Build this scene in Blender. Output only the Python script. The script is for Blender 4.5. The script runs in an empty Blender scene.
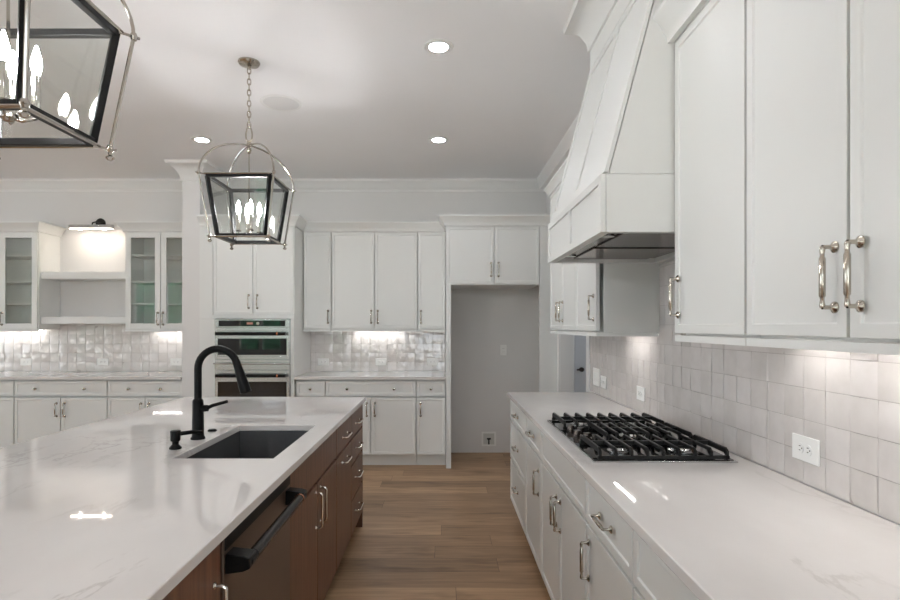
import bpy, bmesh, math, random
from mathutils import Vector, Matrix
random.seed(7)
S = bpy.context.scene
COL = S.collection
PI = math.pi

# ------------------------------------------------------------------ camera, sky, exposure
cam = bpy.data.objects.new('camera', bpy.data.cameras.new('camera'))
COL.objects.link(cam)
cam.location = (0, 0, 1.415)
cam.rotation_euler = (PI / 2, 0, 0)
cam.data.sensor_width = 36
cam.data.lens = 22.4
cam.data.shift_x = 8 / 900
cam.data.shift_y = 26.6 / 900
cam.data.clip_start = 0.02
S.camera = cam
S.view_settings.view_transform = 'Standard'
S.view_settings.look = 'None'
S.view_settings.gamma = 1
S.view_settings.use_curve_mapping = False
S.view_settings.exposure = 0.07
W = bpy.data.worlds.new('sky'); S.world = W
W.use_nodes = True
W.node_tree.nodes['Background'].inputs[0].default_value = (0.86, 0.93, 1.0, 1)
SKY = 4.6
W.node_tree.nodes['Background'].inputs[1].default_value = SKY
LAMP = 92.0          # recessed lamp lenses
STRIP = 44.0         # strips under the wall cabinets
BULB = 430.0         # the lanterns' candle bulbs
S.cycles.max_bounces = 14
S.cycles.diffuse_bounces = 8
S.cycles.glossy_bounces = 6
S.cycles.transparent_max_bounces = 16
S.cycles.caustics_reflective = False
S.cycles.caustics_refractive = False
S.cycles.sample_clamp_indirect = 6
S.cycles.use_denoising = True

sun = bpy.data.objects.new('sun', bpy.data.lights.new('sun', 'SUN')); COL.objects.link(sun)
sun.data.energy = 60; sun.data.angle = .02; sun.data.color = (1, .985, .965); sun.rotation_euler = (math.radians(-32), 0, math.radians(12))   # high, over the roof; added to bounce off the patio onto the ceiling

def portal(name, loc, rot, sx, sy):
    l = bpy.data.lights.new(name, 'AREA'); l.shape = 'RECTANGLE'; l.size = sx; l.size_y = sy
    l.cycles.is_portal = True
    o = bpy.data.objects.new(name, l); o.location = loc; o.rotation_euler = rot; COL.objects.link(o)

# ------------------------------------------------------------------ materials
def lin(c):
    return tuple(((v / 255) / 12.92 if v / 255 <= .04045 else ((v / 255 + .055) / 1.055) ** 2.4) for v in c)

def mat(name, rgb, rough=.5, metal=0., spec=.5, emit=None, es=0., coat=0.):
    m = bpy.data.materials.new(name); m.use_nodes = True
    b = m.node_tree.nodes['Principled BSDF']
    b.inputs['Base Color'].default_value = (*lin(rgb), 1)
    b.inputs['Roughness'].default_value = rough
    b.inputs['Metallic'].default_value = metal
    b.inputs['Specular IOR Level'].default_value = spec
    b.inputs['Coat Weight'].default_value = coat
    if emit:
        b.inputs['Emission Color'].default_value = (*lin(emit), 1)
        b.inputs['Emission Strength'].default_value = es
    return m

def nodes(m):
    t = m.node_tree
    return t, t.nodes, t.links, t.nodes['Principled BSDF']

def speckle(m, amt=.04, scale=6.):
    """very slight tone variation so that painted surfaces are not dead flat"""
    t, n, l, b = nodes(m)
    tc = n.new('ShaderNodeTexCoord'); no = n.new('ShaderNodeTexNoise'); no.inputs['Scale'].default_value = scale
    no.inputs['Detail'].default_value = 4
    mx = n.new('ShaderNodeMixRGB'); c = b.inputs['Base Color'].default_value[:]
    mx.inputs[1].default_value = (c[0] * (1 - amt), c[1] * (1 - amt), c[2] * (1 - amt), 1)
    mx.inputs[2].default_value = c
    l.new(tc.outputs['Object'], no.inputs['Vector']); l.new(no.outputs[0], mx.inputs[0]); l.new(mx.outputs[0], b.inputs['Base Color'])
    return m

M = {}
M['wall'] = speckle(mat('wall paint', (222, 221, 220), .75, spec=.25), .02)
M['recess'] = speckle(mat('grey wall paint', (196, 194, 193), .75, spec=.25), .02)
M['ceiling'] = speckle(mat('ceiling paint', (240, 240, 241), .85, spec=.2), .015)
M['trim'] = mat('trim paint', (230, 230, 229), .4, spec=.4)
M['cab'] = speckle(mat('cabinet paint', (226, 227, 225), .38, spec=.45), .015, 3)
M['inner'] = mat('cabinet interior', (206, 207, 202), .5)
M['doorblue'] = mat('hall door paint', (206, 207, 210), .5)
M['nickel'] = mat('polished nickel', (188, 181, 170), .16, 1.)
M['chrome'] = mat('chrome', (226, 223, 217), .1, 1.)
M['nickel2'] = mat('bright nickel', (186, 181, 173), .12, 1.)
M['steel'] = mat('stainless steel', (200, 200, 200), .24, 1.)
M['steeldark'] = mat('dark stainless steel', (104, 95, 91), .25, 1.)
M['blackmatte'] = mat('matte black metal', (7, 7, 7), .42, .0, spec=.16)
M['blackmetal'] = mat('blackened steel', (13, 13, 13), .4, .1, spec=.25)
M['iron'] = mat('cast iron', (9, 9, 9), .5, .0, spec=.4)
M['blackglass'] = mat('black glass', (8, 8, 9), .04, 0, spec=.7)
M['darkpanel'] = mat('dark bronze steel', (104, 86, 74), .33, .5)
M['graphite'] = speckle(mat('graphite composite', (80, 81, 83), .45), .2, 90)
M['plastic'] = mat('white plastic', (238, 238, 236), .35)
M['slot'] = mat('outlet slot', (40, 38, 36), .6)
M['gunmetal'] = mat('gunmetal', (58, 55, 53), .22, .9)
M['copper'] = mat('copper', (196, 128, 96), .25, 1.)
M['speaker'] = mat('speaker grille', (218, 218, 218), .7)
M['chip'] = mat('dark bronze', (48, 46, 44), .4, .6)
M['lens'] = mat('lamp lens', (255, 250, 242), .4, emit=(246, 249, 255), es=LAMP)
M['strip'] = mat('light strip lens', (255, 255, 255), .4, emit=(255, 251, 247), es=STRIP)
M['pictlens'] = mat('picture light lens', (255, 255, 255), .4, emit=(255, 240, 222), es=300.)
M['pictglow'] = mat('picture light diffuser', (255, 255, 255), .4, emit=(255, 240, 222), es=14.)
M['bulb'] = mat('glowing bulb', (255, 255, 255), .3, emit=(252, 251, 252), es=BULB)
M['display'] = mat('oven display', (20, 10, 10), .2, emit=(190, 120, 110), es=.6)
M['ivory'] = mat('candle sleeve', (120, 114, 106), .3, .9)

def m_glass(name, tint=(1, 1, 1), refl=1.0):
    m = bpy.data.materials.new(name); m.use_nodes = True
    t = m.node_tree; n = t.nodes; l = t.links; n.clear()
    o = n.new('ShaderNodeOutputMaterial'); mx = n.new('ShaderNodeMixShader')
    tr = n.new('ShaderNodeBsdfTransparent'); tr.inputs[0].default_value = (*tint, 1)
    gl = n.new('ShaderNodeBsdfGlossy'); gl.inputs['Roughness'].default_value = 0.0
    lw = n.new('ShaderNodeLayerWeight'); lw.inputs['Blend'].default_value = .5
    pw = n.new('ShaderNodeMath'); pw.operation = 'POWER'; pw.inputs[1].default_value = 5
    mu = n.new('ShaderNodeMath'); mu.operation = 'MULTIPLY_ADD'; mu.inputs[1].default_value = .96 * refl; mu.inputs[2].default_value = .04 * refl; mu.use_clamp = True
    l.new(lw.outputs['Facing'], pw.inputs[0]); l.new(pw.outputs[0], mu.inputs[0]); l.new(mu.outputs[0], mx.inputs[0]); l.new(tr.outputs[0], mx.inputs[1]); l.new(gl.outputs[0], mx.inputs[2]); l.new(mx.outputs[0], o.inputs[0])
    return m
M['glass'] = m_glass('clear glass', (.97, .98, .972), 1.1)
M['cabglass'] = m_glass('cabinet glass', (.93, .945, .93), 1.8)
M['winglass'] = m_glass('window glass', (.97, .98, .98), 1.0)

def m_quartz():
    m = mat('white quartz', (226, 222, 219), .03, spec=.5); t, n, l, b = nodes(m)
    tc = n.new('ShaderNodeTexCoord'); mp = n.new('ShaderNodeMapping'); mp.inputs['Rotation'].default_value = (0, 0, .9)
    mp.inputs['Scale'].default_value = (1, .55, 1)
    n1 = n.new('ShaderNodeTexNoise'); n1.inputs['Scale'].default_value = 1.6; n1.inputs['Detail'].default_value = 9; n1.inputs['Roughness'].default_value = .62; n1.inputs['Distortion'].default_value = .5
    s = n.new('ShaderNodeMath'); s.operation = 'SUBTRACT'; s.inputs[1].default_value = .5
    a = n.new('ShaderNodeMath'); a.operation = 'ABSOLUTE'
    r = n.new('ShaderNodeValToRGB'); r.color_ramp.elements[0].position = 0; r.color_ramp.elements[0].color = (1, 1, 1, 1)
    r.color_ramp.elements[1].position = .014; r.color_ramp.elements[1].color = (0, 0, 0, 1)
    n2 = n.new('ShaderNodeTexNoise'); n2.inputs['Scale'].default_value = 2.3; n2.inputs['Detail'].default_value = 3
    r2 = n.new('ShaderNodeValToRGB'); r2.color_ramp.elements[0].position = .5; r2.color_ramp.elements[1].position = .68
    mu = n.new('ShaderNodeMath'); mu.operation = 'MULTIPLY'
    n3 = n.new('ShaderNodeTexNoise'); n3.inputs['Scale'].default_value = 9; n3.inputs['Detail'].default_value = 6
    base = n.new('ShaderNodeMixRGB'); base.inputs[1].default_value = (*lin((213, 209, 207)), 1); base.inputs[2].default_value = (*lin((224, 221, 219)), 1)
    mx = n.new('ShaderNodeMixRGB'); mx.inputs[2].default_value = (*lin((190, 185, 182)), 1)
    l.new(tc.outputs['Object'], mp.inputs[0])
    for q in (n1, n2, n3): l.new(mp.outputs[0], q.inputs['Vector'])
    l.new(n1.outputs[0], s.inputs[0]); l.new(s.outputs[0], a.inputs[0]); l.new(a.outputs[0], r.inputs[0])
    l.new(n2.outputs[0], r2.inputs[0]); l.new(r.outputs[0], mu.inputs[0]); l.new(r2.outputs[0], mu.inputs[1])
    l.new(n3.outputs[0], base.inputs[0]); l.new(base.outputs[0], mx.inputs[1]); l.new(mu.outputs[0], mx.inputs[0])
    l.new(mx.outputs[0], b.inputs['Base Color'])
    return m
M['quartz'] = m_quartz()

def m_tile():
    m = mat('zellige tile', (214, 207, 203), .05, spec=1.0); t, n, l, b = nodes(m)
    g = n.new('ShaderNodeNewGeometry')
    r = n.new('ShaderNodeValToRGB')
    r.color_ramp.elements[0].color = (*lin((209, 204, 201)), 1); r.color_ramp.elements[1].color = (*lin((219, 214, 212)), 1)
    l.new(g.outputs['Random Per Island'], r.inputs[0])
    tc = n.new('ShaderNodeTexCoord'); no = n.new('ShaderNodeTexNoise'); no.inputs['Scale'].default_value = 18; no.inputs['Detail'].default_value = 5
    mx = n.new('ShaderNodeMixRGB'); mx.blend_type = 'MULTIPLY'; mx.inputs[0].default_value = .35
    r2 = n.new('ShaderNodeValToRGB'); r2.color_ramp.elements[0].position = .3; r2.color_ramp.elements[0].color = (.84, .83, .82, 1); r2.color_ramp.elements[1].position = .6
    l.new(tc.outputs['Object'], no.inputs['Vector']); l.new(no.outputs[0], r2.inputs[0])
    l.new(r.outputs[0], mx.inputs[1]); l.new(r2.outputs[0], mx.inputs[2]); l.new(mx.outputs[0], b.inputs['Base Color'])
    bn = n.new('ShaderNodeTexNoise'); bn.inputs['Scale'].default_value = 15; bn.inputs['Detail'].default_value = 2
    bu = n.new('ShaderNodeBump'); bu.inputs['Strength'].default_value = .35; bu.inputs['Distance'].default_value = .007
    l.new(tc.outputs['Object'], bn.inputs['Vector']); l.new(bn.outputs[0], bu.inputs['Height']); l.new(bu.outputs[0], b.inputs['Normal'])
    return m
M['tile'] = m_tile()
M['grout'] = mat('grout', (172, 166, 162), .8)

def m_planks():
    m = mat('oak planks', (150, 120, 92), .42, spec=.35); t, n, l, b = nodes(m)
    tc = n.new('ShaderNodeTexCoord')
    def mth(op, a, b=None, c=None):
        q = n.new('ShaderNodeMath'); q.operation = op
        for i, v in enumerate((a, b, c)):
            if v is None: continue
            if isinstance(v, (int, float)): q.inputs[i].default_value = v
            else: l.new(v, q.inputs[i])
        return q.outputs[0]
    sp = n.new('ShaderNodeSeparateXYZ'); l.new(tc.outputs['Object'], sp.inputs[0])
    PW, PL = .19, 1.9
    ry = mth('DIVIDE', sp.outputs[1], PW); row = mth('FLOOR', ry)
    wn = n.new('ShaderNodeTexWhiteNoise'); wn.noise_dimensions = '1D'; l.new(row, wn.inputs['W'])
    rx = mth('DIVIDE', mth('MULTIPLY_ADD', wn.outputs[0], PL, sp.outputs[0]), PL); idx = mth('FLOOR', rx)
    w2 = n.new('ShaderNodeTexWhiteNoise'); w2.noise_dimensions = '2D'; cb = n.new('ShaderNodeCombineXYZ'); l.new(row, cb.inputs[0]); l.new(idx, cb.inputs[1]); l.new(cb.outputs[0], w2.inputs['Vector'])
    tone = n.new('ShaderNodeValToRGB'); tone.color_ramp.elements[0].color = (*lin((146, 119, 93)), 1); tone.color_ramp.elements[1].color = (*lin((186, 154, 121)), 1)
    tone.color_ramp.elements.new(.5).color = (*lin((167, 137, 108)), 1); l.new(w2.outputs[0], tone.inputs[0])
    fy, fx = mth('FRACT', ry), mth('FRACT', rx)
    ey = mth('MULTIPLY', mth('MINIMUM', fy, mth('SUBTRACT', 1, fy)), PW); ex = mth('MULTIPLY', mth('MINIMUM', fx, mth('SUBTRACT', 1, fx)), PL)
    seam = mth('LESS_THAN', mth('MINIMUM', ex, ey), .0016)
    mp = n.new('ShaderNodeMapping'); mp.inputs['Scale'].default_value = (1.2, 16, 1)
    no = n.new('ShaderNodeTexNoise'); no.inputs['Scale'].default_value = 2.2; no.inputs['Detail'].default_value = 8; no.inputs['Distortion'].default_value = .6
    r = n.new('ShaderNodeValToRGB'); r.color_ramp.elements[0].position = .3; r.color_ramp.elements[0].color = (.62, .6, .58, 1); r.color_ramp.elements[1].position = .7; r.color_ramp.elements[1].color = (1.12, 1.1, 1.08, 1)
    mx = n.new('ShaderNodeMixRGB'); mx.blend_type = 'MULTIPLY'; mx.inputs[0].default_value = .75
    # soft knots and tonal drift along the boards
    mp2 = n.new('ShaderNodeMapping'); mp2.inputs['Scale'].default_value = (1, 3.2, 1)
    n2 = n.new('ShaderNodeTexNoise'); n2.inputs['Scale'].default_value = 2.6; n2.inputs['Detail'].default_value = 3
    r2 = n.new('ShaderNodeValToRGB'); r2.color_ramp.elements[0].position = .24; r2.color_ramp.elements[0].color = (.52, .49, .47, 1); r2.color_ramp.elements[1].position = .44
    mx2 = n.new('ShaderNodeMixRGB'); mx2.blend_type = 'MULTIPLY'; mx2.inputs[0].default_value = .8
    shift = n.new('ShaderNodeVectorMath'); shift.operation = 'ADD'; sc = n.new('ShaderNodeVectorMath'); sc.operation = 'SCALE'; sc.inputs['Scale'].default_value = 7.0
    l.new(w2.outputs['Color'], sc.inputs[0]); l.new(tc.outputs['Object'], shift.inputs[0]); l.new(sc.outputs[0], shift.inputs[1])
    l.new(shift.outputs[0], mp.inputs[0]); l.new(shift.outputs[0], mp2.inputs[0])
    l.new(mp.outputs[0], no.inputs['Vector']); l.new(no.outputs[0], r.inputs[0]); l.new(tone.outputs[0], mx.inputs[1]); l.new(r.outputs[0], mx.inputs[2])
    l.new(mp2.outputs[0], n2.inputs['Vector']); l.new(n2.outputs[0], r2.inputs[0]); l.new(mx.outputs[0], mx2.inputs[1]); l.new(r2.outputs[0], mx2.inputs[2])
    mx3 = n.new('ShaderNodeMixRGB'); mx3.inputs[2].default_value = (*lin((74, 57, 44)), 1); l.new(mth('MULTIPLY', seam, .7), mx3.inputs[0]); l.new(mx2.outputs[0], mx3.inputs[1])
    l.new(mx3.outputs[0], b.inputs['Base Color'])
    bu = n.new('ShaderNodeBump'); bu.inputs['Strength'].default_value = .35; bu.inputs['Distance'].default_value = .002; bu.invert = True
    l.new(seam, bu.inputs['Height']); l.new(bu.outputs[0], b.inputs['Normal'])
    return m
M['planks'] = m_planks()

def m_wood():
    m = mat('walnut stained wood', (92, 66, 52), .38, spec=.45); t, n, l, b = nodes(m)
    tc = n.new('ShaderNodeTexCoord'); mp = n.new('ShaderNodeMapping'); mp.inputs['Scale'].default_value = (30, 30, 2.0)
    no = n.new('ShaderNodeTexNoise'); no.inputs['Scale'].default_value = 1.4; no.inputs['Detail'].default_value = 7; no.inputs['Distortion'].default_value = .4
    r = n.new('ShaderNodeValToRGB'); r.color_ramp.elements[0].position = .3; r.color_ramp.elements[0].color = (*lin((86, 56, 41)), 1)
    r.color_ramp.elements[1].position = .72; r.color_ramp.elements[1].color = (*lin((124, 86, 64)), 1)
    l.new(tc.outputs['Object'], mp.inputs[0]); l.new(mp.outputs[0], no.inputs['Vector']); l.new(no.outputs[0], r.inputs[0]); l.new(r.outputs[0], b.inputs['Base Color'])
    return m
M['wood'] = m_wood()
def m_leaf():
    m = mat('foliage', (60, 110, 60), .7, spec=.2); t, n, l, b = nodes(m)
    tc = n.new('ShaderNodeTexCoord'); no = n.new('ShaderNodeTexNoise'); no.inputs['Scale'].default_value = 3.5; no.inputs['Detail'].default_value = 8
    r = n.new('ShaderNodeValToRGB'); r.color_ramp.elements[0].position = .35; r.color_ramp.elements[0].color = (*lin((6, 20, 12)), 1)
    r.color_ramp.elements[1].position = .65; r.color_ramp.elements[1].color = (*lin((24, 66, 44)), 1)
    l.new(tc.outputs['Object'], no.inputs['Vector']); l.new(no.outputs[0], r.inputs[0]); l.new(r.outputs[0], b.inputs['Base Color'])
    return m
M['leaf'] = m_leaf()
M['patio'] = mat('pale bounce concrete', (206, 202, 196), .9, spec=.1)

# ------------------------------------------------------------------ mesh helpers
def frame(d):
    d = Vector(d).normalized()
    u = d.cross(Vector((0, 0, 1)))
    if u.length < 1e-4: u = Vector((1, 0, 0))
    u.normalize(); v = u.cross(d).normalized()
    return u, v

class MB:
    def __init__(s): s.bm = bmesh.new(); s.mi = 0
    def f(s, vs, mi=None):
        try:
            fc = s.bm.faces.new(vs); fc.material_index = s.mi if mi is None else mi; return fc
        except ValueError: return None
    def box(s, x0, x1, y0, y1, z0, z1, mi=None):
        x0, x1 = sorted((x0, x1)); y0, y1 = sorted((y0, y1)); z0, z1 = sorted((z0, z1))
        v = [s.bm.verts.new(p) for p in ((x0, y0, z0), (x1, y0, z0), (x1, y1, z0), (x0, y1, z0), (x0, y0, z1), (x1, y0, z1), (x1, y1, z1), (x0, y1, z1))]
        for q in ((0, 3, 2, 1), (4, 5, 6, 7), (0, 1, 5, 4), (1, 2, 6, 5), (2, 3, 7, 6), (3, 0, 4, 7)): s.f([v[i] for i in q], mi)
        return s
    def tube(s, pts, r, n=10, cap=True, closed=False):
        pts = [Vector(p) for p in pts]; N = len(pts)
        rs = r if isinstance(r, (list, tuple)) else [r] * N
        rings = []; pu = None
        for i, p in enumerate(pts):
            if closed: d = pts[(i + 1) % N] - pts[i - 1]
            else: d = pts[min(i + 1, N - 1)] - pts[max(i - 1, 0)]
            d.normalize()
            if pu is None: u, _ = frame(d)
            else:
                u = pu - d * pu.dot(d)
                if u.length < 1e-5: u, _ = frame(d)
                u.normalize()
            v = d.cross(u); pu = u
            rings.append([s.bm.verts.new(p + (u * math.cos(2 * PI * k / n) + v * math.sin(2 * PI * k / n)) * rs[i]) for k in range(n)])
        for i in range(N if closed else N - 1):
            a, b = rings[i], rings[(i + 1) % N]
            for k in range(n): s.f([a[k], a[(k + 1) % n], b[(k + 1) % n], b[k]])
        if cap and not closed:
            s.f(list(reversed(rings[0]))); s.f(rings[-1])
        return s
    def cyl(s, p0, p1, r, n=16): return s.tube([p0, p1], r, n)
    def lathe(s, prof, o=(0, 0, 0), ax=(0, 0, 1), n=20, mi=None):
        """prof: (radius, height along ax)"""
        o = Vector(o); ax = Vector(ax).normalized(); u, v = frame(ax); prev = None
        for r, h in prof:
            c = o + ax * h
            ring = [s.bm.verts.new(c)] if r < 1e-6 else [s.bm.verts.new(c + (u * math.cos(2 * PI * k / n) + v * math.sin(2 * PI * k / n)) * r) for k in range(n)]
            if prev is not None:
                if len(prev) == 1 and len(ring) > 1:
                    for k in range(n): s.f([prev[0], ring[(k + 1) % n], ring[k]], mi)
                elif len(ring) == 1 and len(prev) > 1:
                    for k in range(n): s.f([prev[k], prev[(k + 1) % n], ring[0]], mi)
                elif len(ring) > 1:
                    for k in range(n): s.f([prev[k], prev[(k + 1) % n], ring[(k + 1) % n], ring[k]], mi)
            prev = ring
        return s
    def bar(s, p0, p1, w, h):
        """square bar from p0 to p1; w horizontal, h the other way"""
        p0, p1 = Vector(p0), Vector(p1); u, v = frame(p1 - p0); a = []
        for p in (p0, p1): a.append([s.bm.verts.new(p + u * (i * w / 2) + v * (j * h / 2)) for i, j in ((-1, -1), (1, -1), (1, 1), (-1, 1))])
        for k in range(4): s.f([a[0][k], a[0][(k + 1) % 4], a[1][(k + 1) % 4], a[1][k]])
        s.f(list(reversed(a[0]))); s.f(a[1]); return s
    def prism(s, poly, fn, t0, t1):
        """poly of 2D points; fn(a, b, t) -> 3D"""
        A = [s.bm.verts.new(fn(a, b, t0)) for a, b in poly]; B = [s.bm.verts.new(fn(a, b, t1)) for a, b in poly]; n = len(poly)
        for k in range(n): s.f([A[k], A[(k + 1) % n], B[(k + 1) % n], B[k]])
        s.f(list(reversed(A))); s.f(B); return s
    def sweep(s, path, prof):
        """prof of (out, z); out is to the right of the path's direction, corners mitred"""
        P = [Vector(p) for p in path]; n = len(P); rings = []
        for i in range(n):
            d0 = (P[i] - P[i - 1]).normalized() if i else None
            d1 = (P[i + 1] - P[i]).normalized() if i < n - 1 else None
            n0 = Vector((d0.y, -d0.x)) if d0 else None; n1 = Vector((d1.y, -d1.x)) if d1 else None
            if n0 is None: off = n1
            elif n1 is None: off = n0
            else:
                m = (n0 + n1).normalized(); off = m / max(.2, m.dot(n0))
            rings.append([s.bm.verts.new((P[i].x + off.x * o, P[i].y + off.y * o, z)) for o, z in prof])
        k = len(prof)
        for i in range(n - 1):
            for j in range(k): s.f([rings[i][j], rings[i][(j + 1) % k], rings[i + 1][(j + 1) % k], rings[i + 1][j]])
        s.f(list(reversed(rings[0]))); s.f(rings[-1]); return s
    def panel(s, x0, x1, z0, z1, t=.02, rail=.028, rec=.006, y=0.):
        """front slab facing -y with a recessed field; back at y, face at y - t"""
        if not rail: return s.box(x0, x1, y - t, y, z0, z1)
        def R(a, yy): return [s.bm.verts.new(p) for p in ((x0 + a, yy, z0 + a), (x1 - a, yy, z0 + a), (x1 - a, yy, z1 - a), (x0 + a, yy, z1 - a))]
        bk, fr, i1, i2 = R(0, y), R(0, y - t), R(rail, y - t), R(rail + rec * .4, y - t + rec)
        for A, B in ((bk, fr), (fr, i1), (i1, i2)):
            for k in range(4): s.f([A[k], A[(k + 1) % 4], B[(k + 1) % 4], B[k]])
        s.f(i2); s.f(list(reversed(bk))); return s
    def ring(s, x0, x1, z0, z1, t=.02, rail=.06, y=0.):
        s.box(x0, x0 + rail, y - t, y, z0, z1); s.box(x1 - rail, x1, y - t, y, z0, z1)
        s.box(x0 + rail, x1 - rail, y - t, y, z0, z0 + rail); s.box(x0 + rail, x1 - rail, y - t, y, z1 - rail, z1); return s
    def mesh(s, name, mats, smooth=True):
        bmesh.ops.recalc_face_normals(s.bm, faces=s.bm.faces)
        me = bpy.data.meshes.new(name); s.bm.to_mesh(me); s.bm.free()
        for m in (mats if isinstance(mats, (list, tuple)) else [mats]): me.materials.append(m)
        if smooth:
            me.polygons.foreach_set('use_smooth', [True] * len(me.polygons)); me.set_sharp_from_angle(angle=math.radians(32))
        return me
    def build(s, name, mats, parent=None, bevel=0, loc=None):
        return link(name, s.mesh(name, mats), parent, loc, bevel)

def link(name, me, parent=None, loc=None, bevel=0, rot=None):
    o = bpy.data.objects.new(name, me); COL.objects.link(o)
    if parent: o.parent = parent
    if loc: o.location = loc
    if rot: o.rotation_euler = rot
    if bevel:
        b = o.modifiers.new('bevel', 'BEVEL'); b.width = bevel; b.segments = 2; b.limit_method = 'ANGLE'; b.angle_limit = .6
    return o

def tag(o, label, cat, group=None, kind=None):
    o['label'] = label; o['category'] = cat
    if group: o['group'] = group
    if kind: o['kind'] = kind
    return o
def thing(name, label, cat, loc=(0, 0, 0), rz=0, group=None):
    o = bpy.data.objects.new(name, None); COL.objects.link(o); o.empty_display_size = .05
    o.location = loc; o.rotation_euler = (0, 0, rz); return tag(o, label, cat, group)
def struct(o, label=None, cat=None):
    o['kind'] = 'structure'
    if label: o['label'] = label
    if cat: o['category'] = cat
    return o
KIDS = {}
def copy_tree(o, parent=None, loc=None, label=None):
    c = o.copy(); COL.objects.link(c); c.parent = parent
    if loc: c.location = loc
    if label: c['label'] = label
    for ch in list(o.children): copy_tree(ch, c)
    return c

# ------------------------------------------------------------------ the room
H = 3.05
WB, WR = 6.29, 1.165          # back wall, right wall
WL, WREAR = -9.5, -4.2
b = MB(); b.box(WL, 2.8, WREAR, WB + .1, -.1, 0); struct(b.build('floor', M['planks']), 'wide oak plank floor running across the aisle', 'floor')
b = MB(); b.box(WL, 2.8, WREAR, WB + .1, H, H + .1); struct(b.build('ceiling', M['ceiling']), 'flat pale grey ceiling with recessed lamps', 'ceiling')
b = MB(); b.box(WL, 2.8, WB, WB + .1, 0, H)
struct(b.build('wall_back', M['wall']), 'pale back wall above and between the cabinets', 'wall')
OP0, OP1, OPH = 4.46, 5.50, 2.15
b = MB(); b.box(WR, WR + .12, WREAR, OP0, 0, H); b.box(WR, WR + .12, OP1, WB, 0, H); b.box(WR, WR + .12, OP0, OP1, OPH, H)
struct(b.build('wall_right', M['wall']), 'pale right hand wall behind the range hood with an opening to the hall', 'wall')
b = MB(); b.box(-2.60, -2.42, 5.60, WB, 0, H); struct(b.build('wall_wing', M['wall']), 'white wing wall standing between the glass cabinets and the oven tower', 'wall')
# rear of the great room with its windows, and the left wall with unseen windows added for light
def holed(axis, pos, thick, u0, u1, holes, name, label):
    b = MB(); cuts = sorted(holes)
    def bx(a0, a1, z0, z1):
        if axis == 'y': b.box(a0, a1, pos - thick, pos, z0, z1)
        else: b.box(pos - thick, pos, a0, a1, z0, z1)
    x = u0
    for a0, a1, z0, z1 in cuts:
        bx(x, a0, 0, H); bx(a0, a1, 0, z0); bx(a0, a1, z1, H); x = a1
    bx(x, u1, 0, H)
    return struct(b.build(name, M['wall']), label, 'wall')
RW = [(-8.9, -7.0, .45, 2.75), (-5.6, -4.35, .72, 2.75), (-3.6, -1.4, .45, 2.75), (-.9, 1.0, .45, 2.75)]
LW = [(-3.2, -1.0, .45, 2.75), (-.2, 2.0, .45, 2.75), (2.8, 5.0, .45, 2.75)]
HW = [(4.9, 5.7, .9, 2.2)]  # unseen window added to brighten the hall and its door
holed('x', 2.8, .1, WREAR, WB, HW, 'wall_hall', 'pale wall of the hall beyond the opening')
holed('y', WREAR, .12, WL, 2.8, RW, 'wall_rear', 'pale rear wall with tall windows seen only in reflections')
holed('x', WL, .12, WREAR, WB, LW, 'wall_left', 'pale far left wall with unseen windows added to light the room')
k = 0
for axis, pos, wins in (('y', WREAR, RW), ('x', WL, LW), ('x', 2.8, HW)):
    for a0, a1, z0, z1 in wins:
        k += 1; mid = (a0 + a1) / 2; e = .07
        if axis == 'y': T = lambda bb, p0, p1, q0, q1: bb.box(p0, p1, pos - .09, pos - .02, q0, q1)
        else: T = lambda bb, p0, p1, q0, q1: bb.box(pos - .09, pos - .02, p0, p1, q0, q1)
        b = MB(); T(b, a0, a0 + e, z0, z1); T(b, a1 - e, a1, z0, z1); T(b, a0 + e, a1 - e, z0, z0 + e); T(b, a0 + e, a1 - e, z1 - e, z1); T(b, mid - .05, mid + .05, z0 + e, z1 - e)
        w = struct(b.build('window_%d' % k, M['trim']), 'tall twin window with white frame, out of direct view', 'window')
        g = MB()
        if axis == 'y': g.box(a0 + e, a1 - e, pos - .06, pos - .055, z0 + e, z1 - e)
        else: g.box(pos - .06, pos - .055, a0 + e, a1 - e, z0 + e, z1 - e)
        g.build('glass_pane', M['winglass'], w)
        if axis == 'y': portal('window_daylight', (mid, pos - .14, (z0 + z1) / 2), (PI / 2, 0, 0), a1 - a0, z1 - z0)
        elif pos > 0: portal('window_daylight', (pos + .04, mid, (z0 + z1) / 2), (PI / 2, 0, PI / 2), a1 - a0, z1 - z0)
        else: portal('window_daylight', (pos - .14, mid, (z0 + z1) / 2), (PI / 2, 0, -PI / 2), a1 - a0, z1 - z0)
b = MB(); b.box(-40, 20, -40, WREAR - .15, -.6, -.5); struct(b.build('ground', M['patio']), 'unseen patio outside, made pale to bounce light indoors', 'ground')  # unseen ground, kept pale so it bounces daylight onto the ceiling
b = MB()
for i in range(16):
    x = -19 + i * .95 + random.uniform(-.4, .4); y = -13 + random.uniform(-1.5, 1.5); z = random.uniform(.3, 1.6); r = random.uniform(1.1, 1.7)
    m = Matrix.Translation((x, y, z)) @ Matrix.Diagonal((r, r * .8, r * 1.1, 1))
    if x < -9.5: z += 1.3; r += .3
    m = Matrix.Translation((x, y, z)) @ Matrix.Diagonal((r, r * .8, r * 1.1, 1))
    vs = bmesh.ops.create_icosphere(b.bm, subdivisions=3, radius=1, matrix=m)['verts']
    for v in vs: v.co += Vector((random.uniform(-1, 1), random.uniform(-1, 1), random.uniform(-1, 1))) * .16
tag(b.build('tree_foliage', M['leaf']), 'green trees outside, mirrored in the oven glass', 'trees', kind='stuff')

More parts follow.
